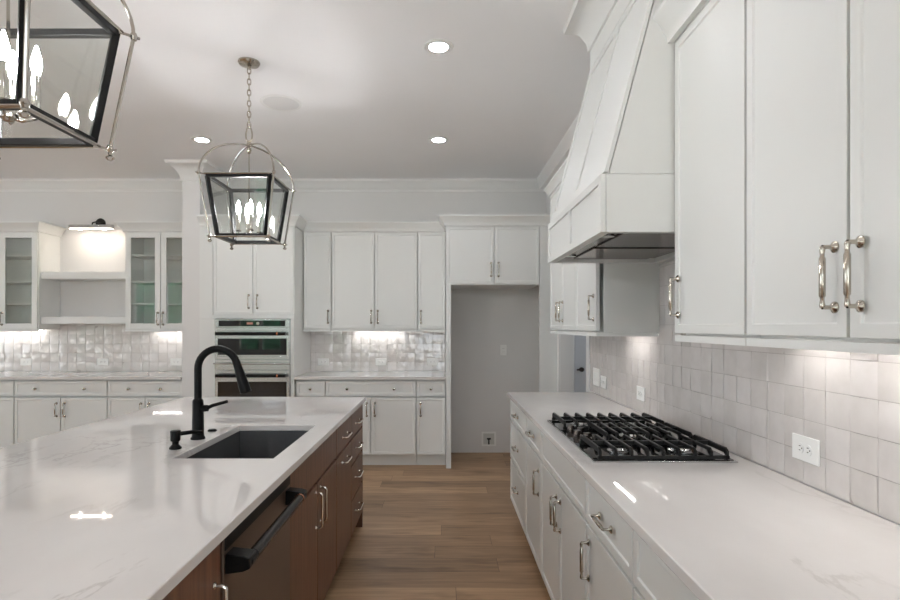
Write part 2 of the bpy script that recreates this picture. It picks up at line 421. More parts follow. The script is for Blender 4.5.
# crown mouldings
CROWN = [(0, 2.93), (.012, 2.93), (.016, 2.95), (.03, 2.955), (.055, 2.985), (.085, 3.02), (.1, 3.025), (.1, 3.05), (0, 3.05)]
BIG = [(0, 2.875), (.012, 2.875), (.014, 2.905), (.022, 2.93), (.045, 2.975), (.085, 3.015), (.115, 3.022), (.12, 3.05), (0, 3.05)]
b = MB(); b.sweep([(WL, WB), (-2.60, WB)], CROWN); struct(b.build('trim_1', M['trim']), 'crown moulding above the glass cabinets', 'crown moulding')
b = MB(); b.sweep([(-2.60, WB), (-2.60, 5.60), (-2.42, 5.60), (-2.42, WB)], BIG); struct(b.build('trim_2', M['trim']), 'crown moulding wrapped round the wing wall', 'crown moulding')
b = MB(); b.sweep([(-2.42, WB), (WR, WB)], CROWN); struct(b.build('trim_3', M['trim']), 'crown moulding along the back wall', 'crown moulding')
BOXY = [(0, 2.93), (.085, 2.93), (.092, 2.945), (.1, 2.985), (.115, 3.03), (.118, 3.05), (0, 3.05)]
b = MB(); b.sweep([(WR, WB - .1), (WR, .6)], BOXY); struct(b.build('trim_11', M['trim']), 'deep crown moulding along the right wall', 'crown moulding')
SMALL = [(0, 2.405), (.012, 2.405), (.016, 2.42), (.036, 2.448), (.042, 2.452), (.042, 2.466), (0, 2.466)]
CCROWN = [(0, 2.42), (.02, 2.42), (.022, 2.44), (.032, 2.455), (.05, 2.485), (.066, 2.5), (.07, 2.505), (.07, 2.52), (0, 2.52)]
def ccrown(path, n, label, prof=CCROWN): b = MB(); b.sweep(path, prof); struct(b.build('trim_%d' % n, M['cab']), label, 'cabinet crown')
ccrown([(-2.418, 5.585), (-1.476, 5.585), (-1.476, 5.93), (.04, 5.93), (.04, 5.585), (1.15, 5.585)], 4, 'stepped crown over the oven tower, wall cabinets and fridge surround')
ccrown([(-5.09, 5.93), (-4.285, 5.93), (-4.285, 6.285)], 5, 'crown over the glass cabinet at the left edge')
ccrown([(-3.357, 6.285), (-3.357, 5.93), (-2.605, 5.93)], 6, 'crown over the glass cabinet beside the wing wall')
ccrown([(WR - .005, 4.25), (.82, 4.25), (.82, 3.1)], 7, 'crown over the far wall cabinet behind the hood', SMALL)
ccrown([(.9, 1.978), (.82, 1.978), (.82, .75)], 8, 'crown over the near wall cabinets on the right')
# cased opening and hall door
b = MB(); b.box(WR - .018, WR, OP0 - .09, OP0, 0, OPH + .09); b.box(WR - .018, WR, OP1, OP1 + .08, 0, OPH + .09); b.box(WR - .018, WR, OP0, OP1, OPH, OPH + .09)
struct(b.build('trim_9', M['trim']), 'white casing round the hall opening', 'casing')
b = MB(); b.box(1.40, 1.485, WB - .02, WB, 0, 2.12); b.box(1.485, 2.3, WB - .02, WB, 2.04, 2.12); b.box(2.3, 2.385, WB - .02, WB, 0, 2.12)
struct(b.build('trim_10', M['trim']), 'casing of the hall door', 'casing')
b = MB(); b.panel(1.49, 2.295, .01, 2.035, .012, .11, .006, WB - .001)
dr = struct(b.build('door_1', M['doorblue']), 'pale hall door glimpsed past the counter end', 'door')
b = MB(); b.lathe([(0, .03), (.026, .03), (.026, 0), (0, 0)], (1.56, WB - .015, .935), (0, -1, 0)); b.tube([(1.56, WB - .04, .935), (1.56, WB - .06, .935), (1.50, WB - .065, .935)], .009)
b.build('handle', M['steeldark'], dr)

# ------------------------------------------------------------------ cabinets
def mk_pull(L=.126, r=.0055):
    b = MB(); h = L / 2; st = .027
    for s in (-1, 1):
        b.lathe([(0, 0), (.0125, 0), (.0125, .003), (.009, .006), (.006, .008), (.0045, .011), (.0045, .027)], (0, 0, s * h), (0, -1, 0), 14)
        b.lathe([(0, -.0058), (.0045, -.005), (.0056, 0), (.005, .005), (.0045, .010)], (0, -st, s * (h - .004)), (0, 0, -s), 12)
    b.tube([(0, -st, -h + .006), (0, -st, -h + .02), (0, -st, -h + .024), (0, -st, h - .024), (0, -st, h - .02), (0, -st, h - .006)], [.0042, .0042, .0064, .0064, .0042, .0042], 12)
    return b.mesh('handle', M['nickel'])
PULL = mk_pull()
def mk_wire(L=.155):
    b = MB(); h = L / 2; st = .031; pts = []
    for s in (-1, 1): b.lathe([(0, 0), (.009, 0), (.009, .003), (.006, .005), (.005, .008)], (0, 0, s * h), (0, -1, 0), 12)
    pts = [(0, 0, -h), (0, -st * .6, -h)] + [(0, -st + .012 - .012 * math.sin(t), -h + .012 - .012 * math.cos(t)) for t in (.4, .8, 1.2, PI / 2)]
    pts += [(0, p[1], -p[2]) for p in reversed(pts)]
    b.tube(pts, .005, 10); return b.mesh('handle', M['chrome'])
WIRE = mk_wire()
def mk_knob(m):
    b = MB(); b.lathe([(0, 0), (.009, 0), (.009, .003), (.0055, .006), (.0055, .012), (.012, .017), (.0145, .022), (.012, .028), (0, .03)], (0, 0, 0), (0, -1, 0), 16); return b.mesh('knob', m)
KNOB = mk_knob(M['nickel'])

def pulls(front, ps, t=.021):
    for kd, x, z in ps:
        if kd == 'v': link('handle', PULL, front, (x, -t, z))
        elif kd == 'h': link('handle', PULL, front, (x, -t, z), rot=(0, PI / 2, 0))
        elif kd == 'wv': link('handle', WIRE, front, (x, -t, z))
        elif kd == 'wh': link('handle', WIRE, front, (x, -t, z), rot=(0, PI / 2, 0))
        elif kd == 'k': link('knob', KNOB, front, (x, -t, z))

G = .0045
def add_front(root, kind, x0, x1, z0, z1, ps=(), m='cab', rail=.028):
    b = MB(); nm = {'d': 'door', 'w': 'drawer_front', 'p': 'false_front', 'g': 'door'}[kind]
    X0, X1, Z0, Z1 = x0 + G, x1 - G, z0 + G, z1 - G
    if kind == 'g':
        b.ring(X0, X1, Z0, Z1, .02, .056, -.001); o = b.build(nm, M[m], root, .0015)
        g = MB(); g.box(X0 + .05, X1 - .05, -.012, -.008, Z0 + .05, Z1 - .05); g.build('glass_pane', M['cabglass'], o)
    else:
        b.panel(X0, X1, Z0, Z1, .02, rail, .006 if rail > .02 else .003, -.001); o = b.build(nm, M[m], root, .0015)
    pulls(o, ps); return o

def cabinet(label, loc, rz, w, d, z0, z1, fronts, m='cab', toe=False, cat='cabinet', name='base_cabinet', group=None, rail=.028, top=None, rail_light=False):
    r = thing(name, label, cat, (loc[0], loc[1], 0), rz, group)
    b = MB(); b.box(.001, w - .001, .02, d, z0, top or z1); b.build('carcass', M[m], r)
    if toe:
        b = MB(); b.box(.001, w - .001, .075, d - .01, 0.0, z0 - .001); b.build('toe_kick', M[m], r)
    if rail_light:
        b = MB(); b.box(.001, w - .001, -.019, .001, z0 - .022, z0 - .001); b.box(.001, .018, .001, d - .015, z0 - .022, z0 - .001); b.box(w - .018, w - .001, .001, d - .015, z0 - .022, z0 - .001); b.build('light_rail', M[m], r)
    for fr in fronts: add_front(r, *fr, m=m, rail=rail)
    return r
# ---- right hand base run, faces at x = .52
FX = .541; RD = .615
def rbase(label, yfar, ynear, fronts): return cabinet(label, (FX, yfar), -PI / 2, yfar - ynear, RD, .105, .883, fronts, toe=True, group=None)
w = 4.265 - 3.51
rbase('white three drawer base cabinet at the far end of the cooktop run', 4.265, 3.51, [('w', 0, w, .712, .88, [('h', w / 2, .793)]), ('w', 0, w, .42, .708, [('h', w / 2, .567)]), ('w', 0, w, .107, .416, [('h', w / 2, .278)])])
w = 3.51 - 2.96
rbase('narrow white base cabinet with one drawer over one door, between three drawer unit and cooktop', 3.51, 2.96, [('w', 0, w, .712, .88, [('h', w / 2, .793)]), ('d', 0, w, .107, .708, [('v', w - .05, .577)])])
w = 2.96 - 2.03
rbase('white base cabinet under the cooktop with two doors and a blank top panel', 2.96, 2.03, [('p', 0, w, .712, .88), ('d', 0, w / 2, .107, .708, [('v', w / 2 - .04, .582)]), ('d', w / 2, w, .107, .708, [('v', w / 2 + .04, .582)])])
w = 2.03 - 1.527
rbase('white base cabinet on the near side of the cooktop, one drawer over one door', 2.03, 1.527, [('w', 0, w, .712, .88, [('h', w / 2, .793)]), ('d', 0, w, .107, .708, [('v', .05, .588)])])
w = 1.527 - .62
rbase('white base cabinet nearest the camera on the right, cut by the bottom edge', 1.527, .62, [('w', 0, w, .712, .88, [('h', w / 2, .793)]), ('d', 0, w / 2, .107, .708, [('v', w / 2 - .04, .582)]), ('d', w / 2, w, .107, .708, [('v', w / 2 + .04, .582)])])
b = MB(); b.box(.497, 1.153, .60, 4.275, .885, .915); tag(b.build('countertop', M['quartz'], None, .003), 'white quartz countertop along the right wall, holding the gas cooktop', 'countertop')
# ---- right hand wall cabinets, faces at x = .82
UX = .841; UD = .321
def rup(label, yfar, ynear, fronts): return cabinet(label, (UX, yfar), -PI / 2, yfar - ynear, UD, 1.385, 2.42, fronts, name='upper_cabinet', rail_light=True)
w = 4.25 - 2.978
rup('white wall cabinet beyond the range hood, over the far counter end', 4.25, 2.978, [('d', 0, .40, 1.388, 2.418, [('v', .35, 1.518)]), ('d', .40, .80, 1.388, 2.418, [('v', .45, 1.518)]), ('d', .80, w, 1.388, 2.418, [('v', w - .05, 1.518)])])
w = 1.978 - 1.515
rup('single door white wall cabinet directly beside the near side of the hood', 1.978, 1.515, [('d', 0, w, 1.388, 2.418, [('v', .035, 1.518)])])
w = 1.513 - .75
rup('double door white wall cabinet at the right edge of the photo', 1.513, .75, [('d', 0, .382, 1.388, 2.418, [('v', .382 - .037, 1.518)]), ('d', .382, w, 1.388, 2.418, [('v', .382 + .035, 1.518)])])
# ---- back run base, faces at y = 5.63
BF = 5.651; BD = WB - BF - .012
def bbase(label, x0, x1, fronts, **k): return cabinet(label, (x0, BF), 0, x1 - x0, BD, .12, .883, fronts, toe=True, **k)
w = .297
bbase('narrow white base cabinet beside the oven tower, mostly hidden by the island', -1.470, -1.173, [('w', 0, w, .713, .872, [('k', w / 2, .79)]), ('d', 0, w, .123, .705, [('v', .04, .582)])])
w = .913
bbase('wide white base cabinet with two knobs and two doors, under the back counter', -1.173, -.26, [('w', 0, w, .713, .872, [('k', .22, .79), ('k', w - .22, .79)]), ('d', 0, w / 2, .123, .705, [('v', w / 2 - .04, .582)]), ('d', w / 2, w, .123, .705, [('v', w / 2 + .04, .582)])])
w = .298
bbase('narrow white base cabinet against the fridge surround', -.26, .038, [('w', 0, w, .713, .872, [('k', w / 2, .79)]), ('d', 0, w, .123, .705, [('v', .045, .582)])])
b = MB(); b.box(-1.474, .038, 5.59, WB - .012, .885, .915); tag(b.build('countertop', M['quartz'], None, .003), 'short quartz countertop on the back wall between oven tower and fridge space', 'countertop')
# ---- back run wall cabinets, faces at y = 5.93
BU = 5.951; BUD = WB - BU - .004
def bup(label, x0, x1, fronts): return cabinet(label, (x0, BU), 0, x1 - x0, BUD, 1.385, 2.42, fronts, name='upper_cabinet', rail_light=True)
bup('narrow white wall cabinet beside the oven tower', -1.470, -1.171, [('d', 0, .299, 1.388, 2.418, [('v', .262, 1.518)])])
bup('wide two door white wall cabinet in the middle of the back wall', -1.171, -.258, [('d', 0, .4565, 1.388, 2.418, [('v', .4565 - .035, 1.518)]), ('d', .4565, .913, 1.388, 2.418, [('v', .4565 + .035, 1.518)])])
bup('narrow white wall cabinet beside the fridge surround', -.258, .038, [('d', 0, .296, 1.388, 2.418, [('v', .035, 1.518)])])
# ---- fridge surround
FY = 5.606
r = thing('fridge_surround', 'tall white surround round the empty fridge space with a two door cabinet on top', 'cabinet', (.04, FY, 0))
b = MB(); b.box(0, .05, -.02, WB - FY - .004, 0, 1.83); b.build('side_panel', M['cab'], r)
b = MB(); b.box(.935, 1.1225, -.02, .02, 0, 2.42); b.build('filler_panel', M['cab'], r)
b = MB(); b.box(0, .934, 0, WB - FY - .004, 1.832, 2.42); b.build('carcass', M['cab'], r)
add_front(r, 'd', 0, .48, 1.838, 2.418, [('v', .45, 1.985)]); add_front(r, 'd', .48, .934, 1.838, 2.418, [('v', .525, 1.985)])
# ---- oven tower
r = thing('oven_tower', 'tall white oven tower with two upper doors against the wing wall', 'cabinet', (-2.418, FY, 0))
TW = .942; D = WB - FY - .004
for nm, q in (('side_panel', (0, .152, -.02, D, 0, 1.494)), ('side_panel', (.909, TW, -.02, D, 0, 1.494)), ('plinth', (.153, .908, -.02, D, 0, .28)), ('back_panel', (.153, .908, .60, D, .281, 1.494)), ('top_rail', (0, TW, -.02, 0, 1.495, 1.53)), ('corner_stile', (0, .13, -.02, 0, 1.531, 2.42)), ('upper_carcass', (0, TW, .001, D, 1.495, 2.42))):
    b = MB(); b.box(*q); b.build(nm, M['cab'], r)
add_front(r, 'd', .132, .532, 1.535, 2.415, [('v', .49, 1.665)]); add_front(r, 'd', .532, TW, 1.535, 2.415, [('v', .575, 1.665)])
# double oven
r = thing('double_oven', 'stainless double wall oven with black glass doors set in the white tower', 'oven', (-2.263, FY - .022, 0))
OW = .751
b = MB(); b.box(0, OW, .003, .55, .285, 1.488); b.build('body', M['steel'], r)
b = MB(); b.box(.004, OW - .004, -.02, .002, 1.408, 1.486); cp = b.build('control_panel', M['steel'], r, .002)
b = MB(); b.box(.045, OW - .045, -.024, -.019, 1.418, 1.476); b.build('control_glass', M['blackglass'], cp)
b = MB(); b.box(.325, .385, -.0255, -.0235, 1.436, 1.458); b.build('display', M['display'], cp)
b = MB(); b.lathe([(0, 0), (.017, 0), (.016, .018), (0, .02)], (.44, -.024, 1.446), (0, -1, 0)); b.build('knob', M['nickel2'], cp)
def oven_door(z0, z1, wz0, wz1, hz):
    b = MB(); b.ring(.004, OW - .004, z0, z1, .02, .03, .001); b.box(.034, OW - .034, -.016, .001, z0 + .03, wz0); b.box(.034, OW - .034, -.016, .001, wz1, z1 - .03); b.box(.034, OW - .034, -.004, .001, wz0, wz1)
    d = b.build('oven_door', M['steel'], r, .0015)
    b = MB(); b.box(.036, OW - .036, -.0245, -.005, wz0, wz1); b.build('oven_window', M['blackglass'], d)
    b = MB(); b.tube([(.03, -.065, hz), (OW - .03, -.065, hz)], .017, 14)
    for x in (.07, OW - .07): b.box(x - .014, x + .014, -.06, -.018, hz - .012, hz + .012)
    h = b.build('handle', M['blackmetal'], d)
    for x in (OW - .11,):
        b = MB(); b.cyl((x - .008, -.065, hz), (x + .008, -.065, hz), .0178); b.build('copper_ring', M['copper'], h)
oven_door(1.09, 1.402, 1.135, 1.295, 1.345)
b = MB(); b.box(.004, OW - .004, -.018, .002, .985, 1.085); b.build('vent_trim', M['steel'], r, .002)
oven_door(.30, .98, .46, .865, .93)
b = MB(); b.tube([(0, -.04, 1.048), (OW + .012, -.04, 1.048)], .008, 12)
for x in (.05, OW - .05): b.box(x - .008, x + .008, -.04, -.016, 1.042, 1.054)
b.build('towel_rail', M['steel'], r)

# ---- left alcove
w = .80
def glassup(label, x0, x1):
    r = thing('glass_cabinet', label, 'cabinet', (x0, BU, 0)); w = x1 - x0; d = BUD; t = .018
    b = MB(); b.box(0, t, 0, d, 1.385, 2.42); b.box(w - t, w, 0, d, 1.385, 2.42); b.box(t, w - t, 0, d, 1.385, 1.385 + t); b.box(t, w - t, 0, d, 2.40, 2.42); b.box(t, w - t, d - .01, d, 1.385 + t, 2.40)
    b.build('carcass', M['cab'], r)
    b = MB(); b.box(0, w, -.019, .001, 1.363, 1.384); b.build('light_rail', M['cab'], r)
    for z in (1.65, 1.885, 2.165):
        b = MB(); b.box(t + .001, w - t - .001, .02, d - .012, z, z + .018); b.build('shelf', M['trim'], r)
    add_front(r, 'g', 0, w / 2, 1.388, 2.418, [('v', w / 2 - .028, 1.50)]); add_front(r, 'g', w / 2, w, 1.388, 2.418, [('v', w / 2 + .028, 1.50)])
    return r
glassup('white glass door wall cabinet at the left edge of the photo', -5.09, -4.285)
glassup('white glass door wall cabinet beside the wing wall', -3.357, -2.605)
for z0, z1, lb in ((1.925, 2.0, 'upper white floating shelf between the glass cabinets, under the picture light'), (1.445, 1.52, 'lower white floating shelf between the glass cabinets, just above the tiles')):
    b = MB(); b.box(-4.283, -3.36, 5.985, WB - .004, z0, z1); tag(b.build('floating_shelf', M['cab'], None, .002), lb, 'shelf', 'floating shelves in the alcove')
def lbase(label, x0, x1, one=False):
    w = x1 - x0
    bbase(label, x0, x1, [('w', 0, w, .713, .872, [('k', .22, .79), ('k', w - .22, .79)]), ('d', 0, w / 2, .123, .705, [('v', w / 2 - .04, .58)]), ('d', w / 2, w, .123, .705, [('v', w / 2 + .04, .58)])])
lbase('white base cabinet cut by the left edge of the photo', -5.2, -4.305)
lbase('white base cabinet with two knobs below the floating shelves', -4.303, -3.368)
lbase('white base cabinet with two knobs next to the wing wall', -3.366, -2.605)
b = MB(); b.box(-5.2, -2.605, 5.59, WB - .012, .885, .915); tag(b.build('countertop', M['quartz'], None, .003), 'long quartz countertop in the alcove below the glass cabinets', 'countertop')

# ------------------------------------------------------------------ tiles
def tiles(name, label, u0, u1, v0, regions, P, ts=.1016, g=.0024, phase=0.):
    """square hand made tiles; P(u, v, out) -> 3D; each tile warped and tilted a little"""
    b = MB(); nu = int(math.ceil((u1 - u0) / ts)) + 1; nv = 9
    for i in range(nu):
        for j in range(nv):
          for ra, rb, va, vb in regions:
            a0 = max(ra, u0 - phase + i * ts); a1 = min(rb, u0 - phase + (i + 1) * ts - g); c0 = max(va, v0 + j * ts); c1 = min(vb, v0 + (j + 1) * ts - g)
            if a1 - a0 < .004 or c1 - c0 < .004: continue
            tu, tv = random.gauss(0, .026), random.gauss(0, .02); bend = random.gauss(.0003, .0006); tw = random.gauss(0, .0005)
            n = 4; vs = []
            for p in range(n + 1):
                row = []
                for q in range(n + 1):
                    s, t = p / n, q / n; uu, vv = a0 + (a1 - a0) * s, c0 + (c1 - c0) * t
                    ed = .0014 * max(0, abs(s - .5) * 2 - .5) ** 2 * 2 + .0014 * max(0, abs(t - .5) * 2 - .5) ** 2 * 2
                    o = .0082 + tu * (s - .5) * ts * .6 + tv * (t - .5) * ts * .6 + bend * (1 - 4 * (s - .5) ** 2) + tw * math.sin(5 * s + i) * math.cos(4 * t + j) - ed
                    row.append(b.bm.verts.new(P(uu, vv, o)))
                vs.append(row)
            for p in range(n):
                for q in range(n): b.f([vs[p][q], vs[p + 1][q], vs[p + 1][q + 1], vs[p][q + 1]])
            rim = [vs[p][0] for p in range(n + 1)] + [vs[n][q] for q in range(1, n + 1)] + [vs[p][n] for p in range(n - 1, -1, -1)] + [vs[0][q] for q in range(n - 1, 0, -1)]
            low = []
            for k, (p, q) in enumerate([(p, 0) for p in range(n + 1)] + [(n, q) for q in range(1, n + 1)] + [(p, n) for p in range(n - 1, -1, -1)] + [(0, q) for q in range(n - 1, 0, -1)]):
                low.append(b.bm.verts.new(P(a0 + (a1 - a0) * p / n, c0 + (c1 - c0) * q / n, .0012)))
            for k in range(len(rim)): b.f([rim[k], rim[(k + 1) % len(rim)], low[(k + 1) % len(rim)], low[k]])
    o = b.build(name, [M['tile'], M['grout']]); tag(o, label, 'backsplash')
    return o
def grout(par, boxes):
    b = MB()
    for q in boxes: b.box(*q)
    b.build('grout', M['grout'], par)
RT = [(.60, 1.98, .917, 1.383), (1.98, 2.976, .917, 1.745), (2.976, 4.365, .917, 1.383)]
t = tiles('tile_backsplash', 'glossy square tile backsplash along the right wall behind the cooktop', .60, 4.365, .917, RT, lambda u, v, o: (WR - .003 - o, u, v), phase=.03)
grout(t, [(WR - .0082, WR - .001, q[0], q[1], q[2], q[3]) for q in RT])
BT = [(-1.474, .038, .917, 1.383)]
t = tiles('tile_backsplash', 'square tile backsplash under the wall cabinets on the back wall', -1.474, .038, .917, BT, lambda u, v, o: (u, WB - .003 - o, v), phase=.05)
grout(t, [(q[0], q[1], WB - .0082, WB - .001, q[2], q[3]) for q in BT])
AT = [(-5.09, -4.284, .917, 1.383), (-4.284, -3.358, .917, 1.443), (-3.358, -2.605, .917, 1.383)]
t = tiles('tile_backsplash', 'square tile backsplash in the alcove below the floating shelves', -5.09, -2.605, .917, AT, lambda u, v, o: (u, WB - .003 - o, v), phase=.02)
grout(t, [(q[0], q[1], WB - .0082, WB - .001, q[2], q[3]) for q in AT])

# ------------------------------------------------------------------ range hood
HN, HF = 1.984, 2.972
r = thing('range_hood', 'tall white tapered range hood rising to the ceiling over the cooktop', 'hood', (.86, (HN + HF) / 2, 1.75))
off = Vector((.86, (HN + HF) / 2, 1.75))
def hb(b, name, m, parent=r, bevel=0):
    for v in b.bm.verts: v.co -= off
    return b.build(name, m, parent, bevel)
XR = WR - .003; XF = .562
# bottom box as a rim so that the insert sits inside
b = MB(); b.box(XF + .02, XR, HN, HN + .03, 1.75, 1.955); b.box(XF + .02, XR, HF - .05, HF, 1.75, 1.955); b.box(XF + .02, XF + .036, HN + .03, HF - .05, 1.75, 1.955); b.box(XR - .05, XR, HN + .03, HF - .05, 1.75, 1.955)
b.box(XF + .036, XR - .05, HN + .03, HF - .05, 1.85, 1.955); base = hb(b, 'base_box', M['cab'], bevel=.0015)
# face frame of the box with two fields
def slab(b, pts, th, nrm):
    """pts: ring of 4 (outer), thin slab pushed out along nrm"""
    A = [b.bm.verts.new(p) for p in pts]; B = [b.bm.verts.new(Vector(p) + nrm * th) for p in pts]
    for k in range(4): b.f([A[k], A[(k + 1) % 4], B[(k + 1) % 4], B[k]])
    b.f(A); b.f(B)
def face_frame(b, pt, u0, u1, v0, v1, rail, th, nrm, splits=1):
    """pt(u, v) on a plane; rails around and between fields"""
    def q(a0, a1, c0, c1): slab(b, [pt(a0, c0), pt(a1, c0), pt(a1, c1), pt(a0, c1)], th, nrm)
    q(u0, u1, v0, v0 + rail); q(u0, u1, v1 - rail, v1)
    w = (u1 - u0) / splits
    for i in range(splits + 1):
        c = u0 + w * i; a0 = u0 if i == 0 else (c - rail / 2 if i < splits else u1 - rail); a1 = a0 + rail
        q(a0, a1, v0 + rail, v1 - rail)
b = MB(); b.box(XF + .008, XF + .0185, HN + .001, HF - .001, 1.75, 1.956)
face_frame(b, lambda u, v: Vector((XF + .008, u, v)), HN + .001, HF - .001, 1.75, 1.956, .03, .008, Vector((-1, 0, 0)), 2)
hb(b, 'front_panel', M['cab'], base, .001)
# tapering canopy
PX0, PZ0, PX1, PZ1, PT = .592, 1.957, .805, 2.77, 2.90
b = MB(); b.prism([(PX0, PZ0), (PX1, PZ1), (PX1, PT), (XR, PT), (XR, PZ0)], lambda a, c, t: (a, t, c), HN + .003, HF - .003); can = hb(b, 'canopy', M['cab'], bevel=.0015)
dl = Vector((PX1 - PX0, 0, PZ1 - PZ0)); LL = dl.length; dl.normalize(); nr = Vector((-dl.z, 0, dl.x))
b = MB(); O = Vector((PX0, 0, PZ0)) + nr * .003
pt = lambda u, v: O + dl * v + Vector((0, u, 0))
slab(b, [pt(HN + .001, .004), pt(HF - .001, .004), pt(HF - .001, LL), pt(HN + .001, LL)], .009, nr)
O2 = O + nr * .009; pt2 = lambda u, v: O2 + dl * v + Vector((0, u, 0))
face_frame(b, pt2, HN + .001, HF - .001, .004, LL, .05, .006, nr, 2)
hb(b, 'front_panel', M['cab'], can, .001)
b = MB(); b.box(PX1 - .018, PX1 - .004, HN + .001, HF - .001, PZ1 + .006, PT - .002); hb(b, 'frieze', M['cab'], can)
b = MB(); b.sweep([(.97, HF - .003), (PX1 - .018, HF - .003), (PX1 - .018, HN + .003), (.97, HN + .003)][::-1] if False else [(XR, HF - .003), (PX1 - .018, HF - .003), (PX1 - .018, HN + .003), (.97, HN + .003)], BIG); hb(b, 'crown', M['cab'], r)
b = MB(); b.box(XF + .038, XR - .052, HN + .032, HF - .052, 1.772, 1.848)
for i in range(2): b.box(XF + .12, XR - .10, HN + .09 + i * .44, HN + .48 + i * .44, 1.764, 1.772)
ins = hb(b, 'steel_insert', M['steeldark'], r, .002)
for yy in (2.18, 2.80):
    b = MB(); b.lathe([(0, 0), (.03, 0), (.03, .008), (0, .008)], (XF + .078, yy, 1.772), (0, 0, -1)); hb(b, 'hood_lamp', M['steel'], ins)

# ------------------------------------------------------------------ cooktop
cx0, cx1, cy0, cy1 = .555, 1.085, 2.05, 2.962
r = thing('gas_cooktop', 'black gas cooktop with cast iron grates set in the right hand counter', 'cooktop', ((cx0 + cx1) / 2, (cy0 + cy1) / 2, .9155))
off = Vector(r.location)
b = MB(); b.box(cx0, cx1, cy0, cy1, .9155, .9215); hb(b, 'steel_edge', M['steel'], r, .0015)
b = MB(); b.box(cx0 + .008, cx1 - .008, cy0 + .016, cy1 - .008, .922, .9235); hb(b, 'glass_top', M['blackglass'], r)
def burner(x, y, R):
    b = MB(); b.lathe([(0, 0), (R + .012, 0), (R + .012, .004), (R, .008), (R * .92, .016), (0, .016)], (x, y, .925), n=24); q = hb(b, 'burner', M['steel'], r)
    b = MB(); b.lathe([(0, .0165), (R * .85, .0165), (R * .85, .022), (R * .75, .025), (0, .025)], (x, y, .925), n=24); hb(b, 'burner_cap', M['iron'], q)
for x, y, R in ((.70, 2.21, .036), (.95, 2.21, .045), (.86, 2.506, .058), (.70, 2.80, .045), (.95, 2.80, .036)): burner(x, y, R)
gz = .966; th = .0105
def grate(y0, y1, x0, x1):
    b = MB()
    n = 8; xs = [x0 + (x1 - x0) * i / (n) for i in range(n + 1)]
    for i, x in enumerate(xs):
        edge = i in (0, n)
        b.box(x - th / 2, x + th / 2, y0 + .02, y1 - .02, gz - (.02 if edge else .012), gz)
        for y, s in ((y0, 1), (y1, -1)):   # bevelled ends turning down to the frame
            b.prism([(y, gz - .030), (y, gz - .012), (y + s * .018, gz), (y + s * .03, gz), (y + s * .03, gz - .013), (y + s * .012, gz - .03)], lambda a, c, t: (t, a, c), x - th / 2, x + th / 2)
    for y in (y0 + .006, y1 - .006): b.box(x0 - th / 2, x1 + th / 2, y - .006, y + .006, gz - .04, gz - .028)
    ym = (y0 + y1) / 2; b.box(x0, x1, ym - .006, ym + .006, gz - .016, gz - .001)
    for x in (x0, x1):
        for y in (y0 + .008, y1 - .008): b.box(x - .008, x + .008, y - .008, y + .008, .925, gz - .028)
    hb(b, 'grate', M['iron'], r, .0015)
grate(2.066, 2.352, .585, 1.055); grate(2.660, 2.946, .585, 1.055); grate(2.362, 2.650, .70, 1.055)
for i, y in enumerate((2.39, 2.45, 2.51, 2.57, 2.63)):
    b = MB(); b.lathe([(0, 0), (.021, 0), (.021, .006), (.017, .008), (.0155, .026), (0, .028)], (.605 + (.03 if i % 2 else 0), y, .925), n=20); kb = hb(b, 'knob', M['steeldark'], r)

# ------------------------------------------------------------------ island
ix0, ix1, iy0, iy1 = -1.82, -.541, .50, 3.99
sx0, sx1, sy0, sy1 = -1.026, -.642, 2.126, 2.845
b = MB(); bm = b.bm
def rect(x0, x1, y0, y1, z): return [bm.verts.new(p) for p in ((x0, y0, z), (x1, y0, z), (x1, y1, z), (x0, y1, z))]
ot, it, ob, ib = rect(ix0, ix1, iy0, iy1, .915), rect(sx0, sx1, sy0, sy1, .915), rect(ix0, ix1, iy0, iy1, .885), rect(sx0, sx1, sy0, sy1, .885)
for A, B in ((ot, it), (it, ib), (ib, ob), (ob, ot)):
    for k in range(4): b.f([A[k], A[(k + 1) % 4], B[(k + 1) % 4], B[k]])
tag(b.build('countertop', M['quartz'], None, .003), 'large white quartz island countertop with a sink cut out', 'countertop')
IX = -.583     # carcass front; faces at -.575
ID = .62
def ibase(label, y0, y1, fronts, top=None): return cabinet(label, (IX, y0), PI / 2, y1 - y0, ID, .10, .883, fronts, m='wood', toe=True, rail=0, top=top, name='island_cabinet')
w = 1.427 - .55
ibase('brown wood island cabinet nearest the camera, left of the dishwasher', .55, 1.427, [('d', 0, w / 2, .107, .878, [('wv', .04, .70)]), ('d', w / 2, w, .107, .878, [('wv', w - .05, .70)])])
w = 2.985 - 2.068
ibase('brown wood sink base in the island with two doors', 2.068, 2.985, [('p', 0, w, .715, .878), ('d', 0, w / 2, .107, .71, [('wv', w / 2 - .045, .60)]), ('d', w / 2, w, .107, .71, [('wv', w / 2 + .045, .60)])], top=.64)
w = 3.465 - 2.985
ibase('brown wood island cabinet with drawer over pull out, beside the four drawer stack', 2.985, 3.465, [('w', 0, w, .715, .878, [('wh', w / 2, .79)]), ('d', 0, w, .107, .71, [('wh', w / 2, .65)])])
w = 3.944 - 3.465
ibase('four drawer brown wood stack at the far end of the island', 3.465, 3.944, [('w', 0, w, .715, .878, [('wh', w / 2, .79)]), ('w', 0, w, .55, .71, [('wh', w / 2, .63)]), ('w', 0, w, .33, .545, [('wh', w / 2, .44)]), ('w', 0, w, .107, .325, [('wh', w / 2, .225)])])
r = thing('kitchen_island', 'brown wood end wall and back of the island, under the far counter edge', 'island', (-1.2, 3.965, 0))
b = MB(); b.box(-.4, .638, -.018, .004, 0.0, .883); b.build('end_panel', M['wood'], r, .002)
b = MB(); b.box(-.42, -.402, -3.40, -.0, 0.0, .883); b.build('back_panel', M['wood'], r, .002)
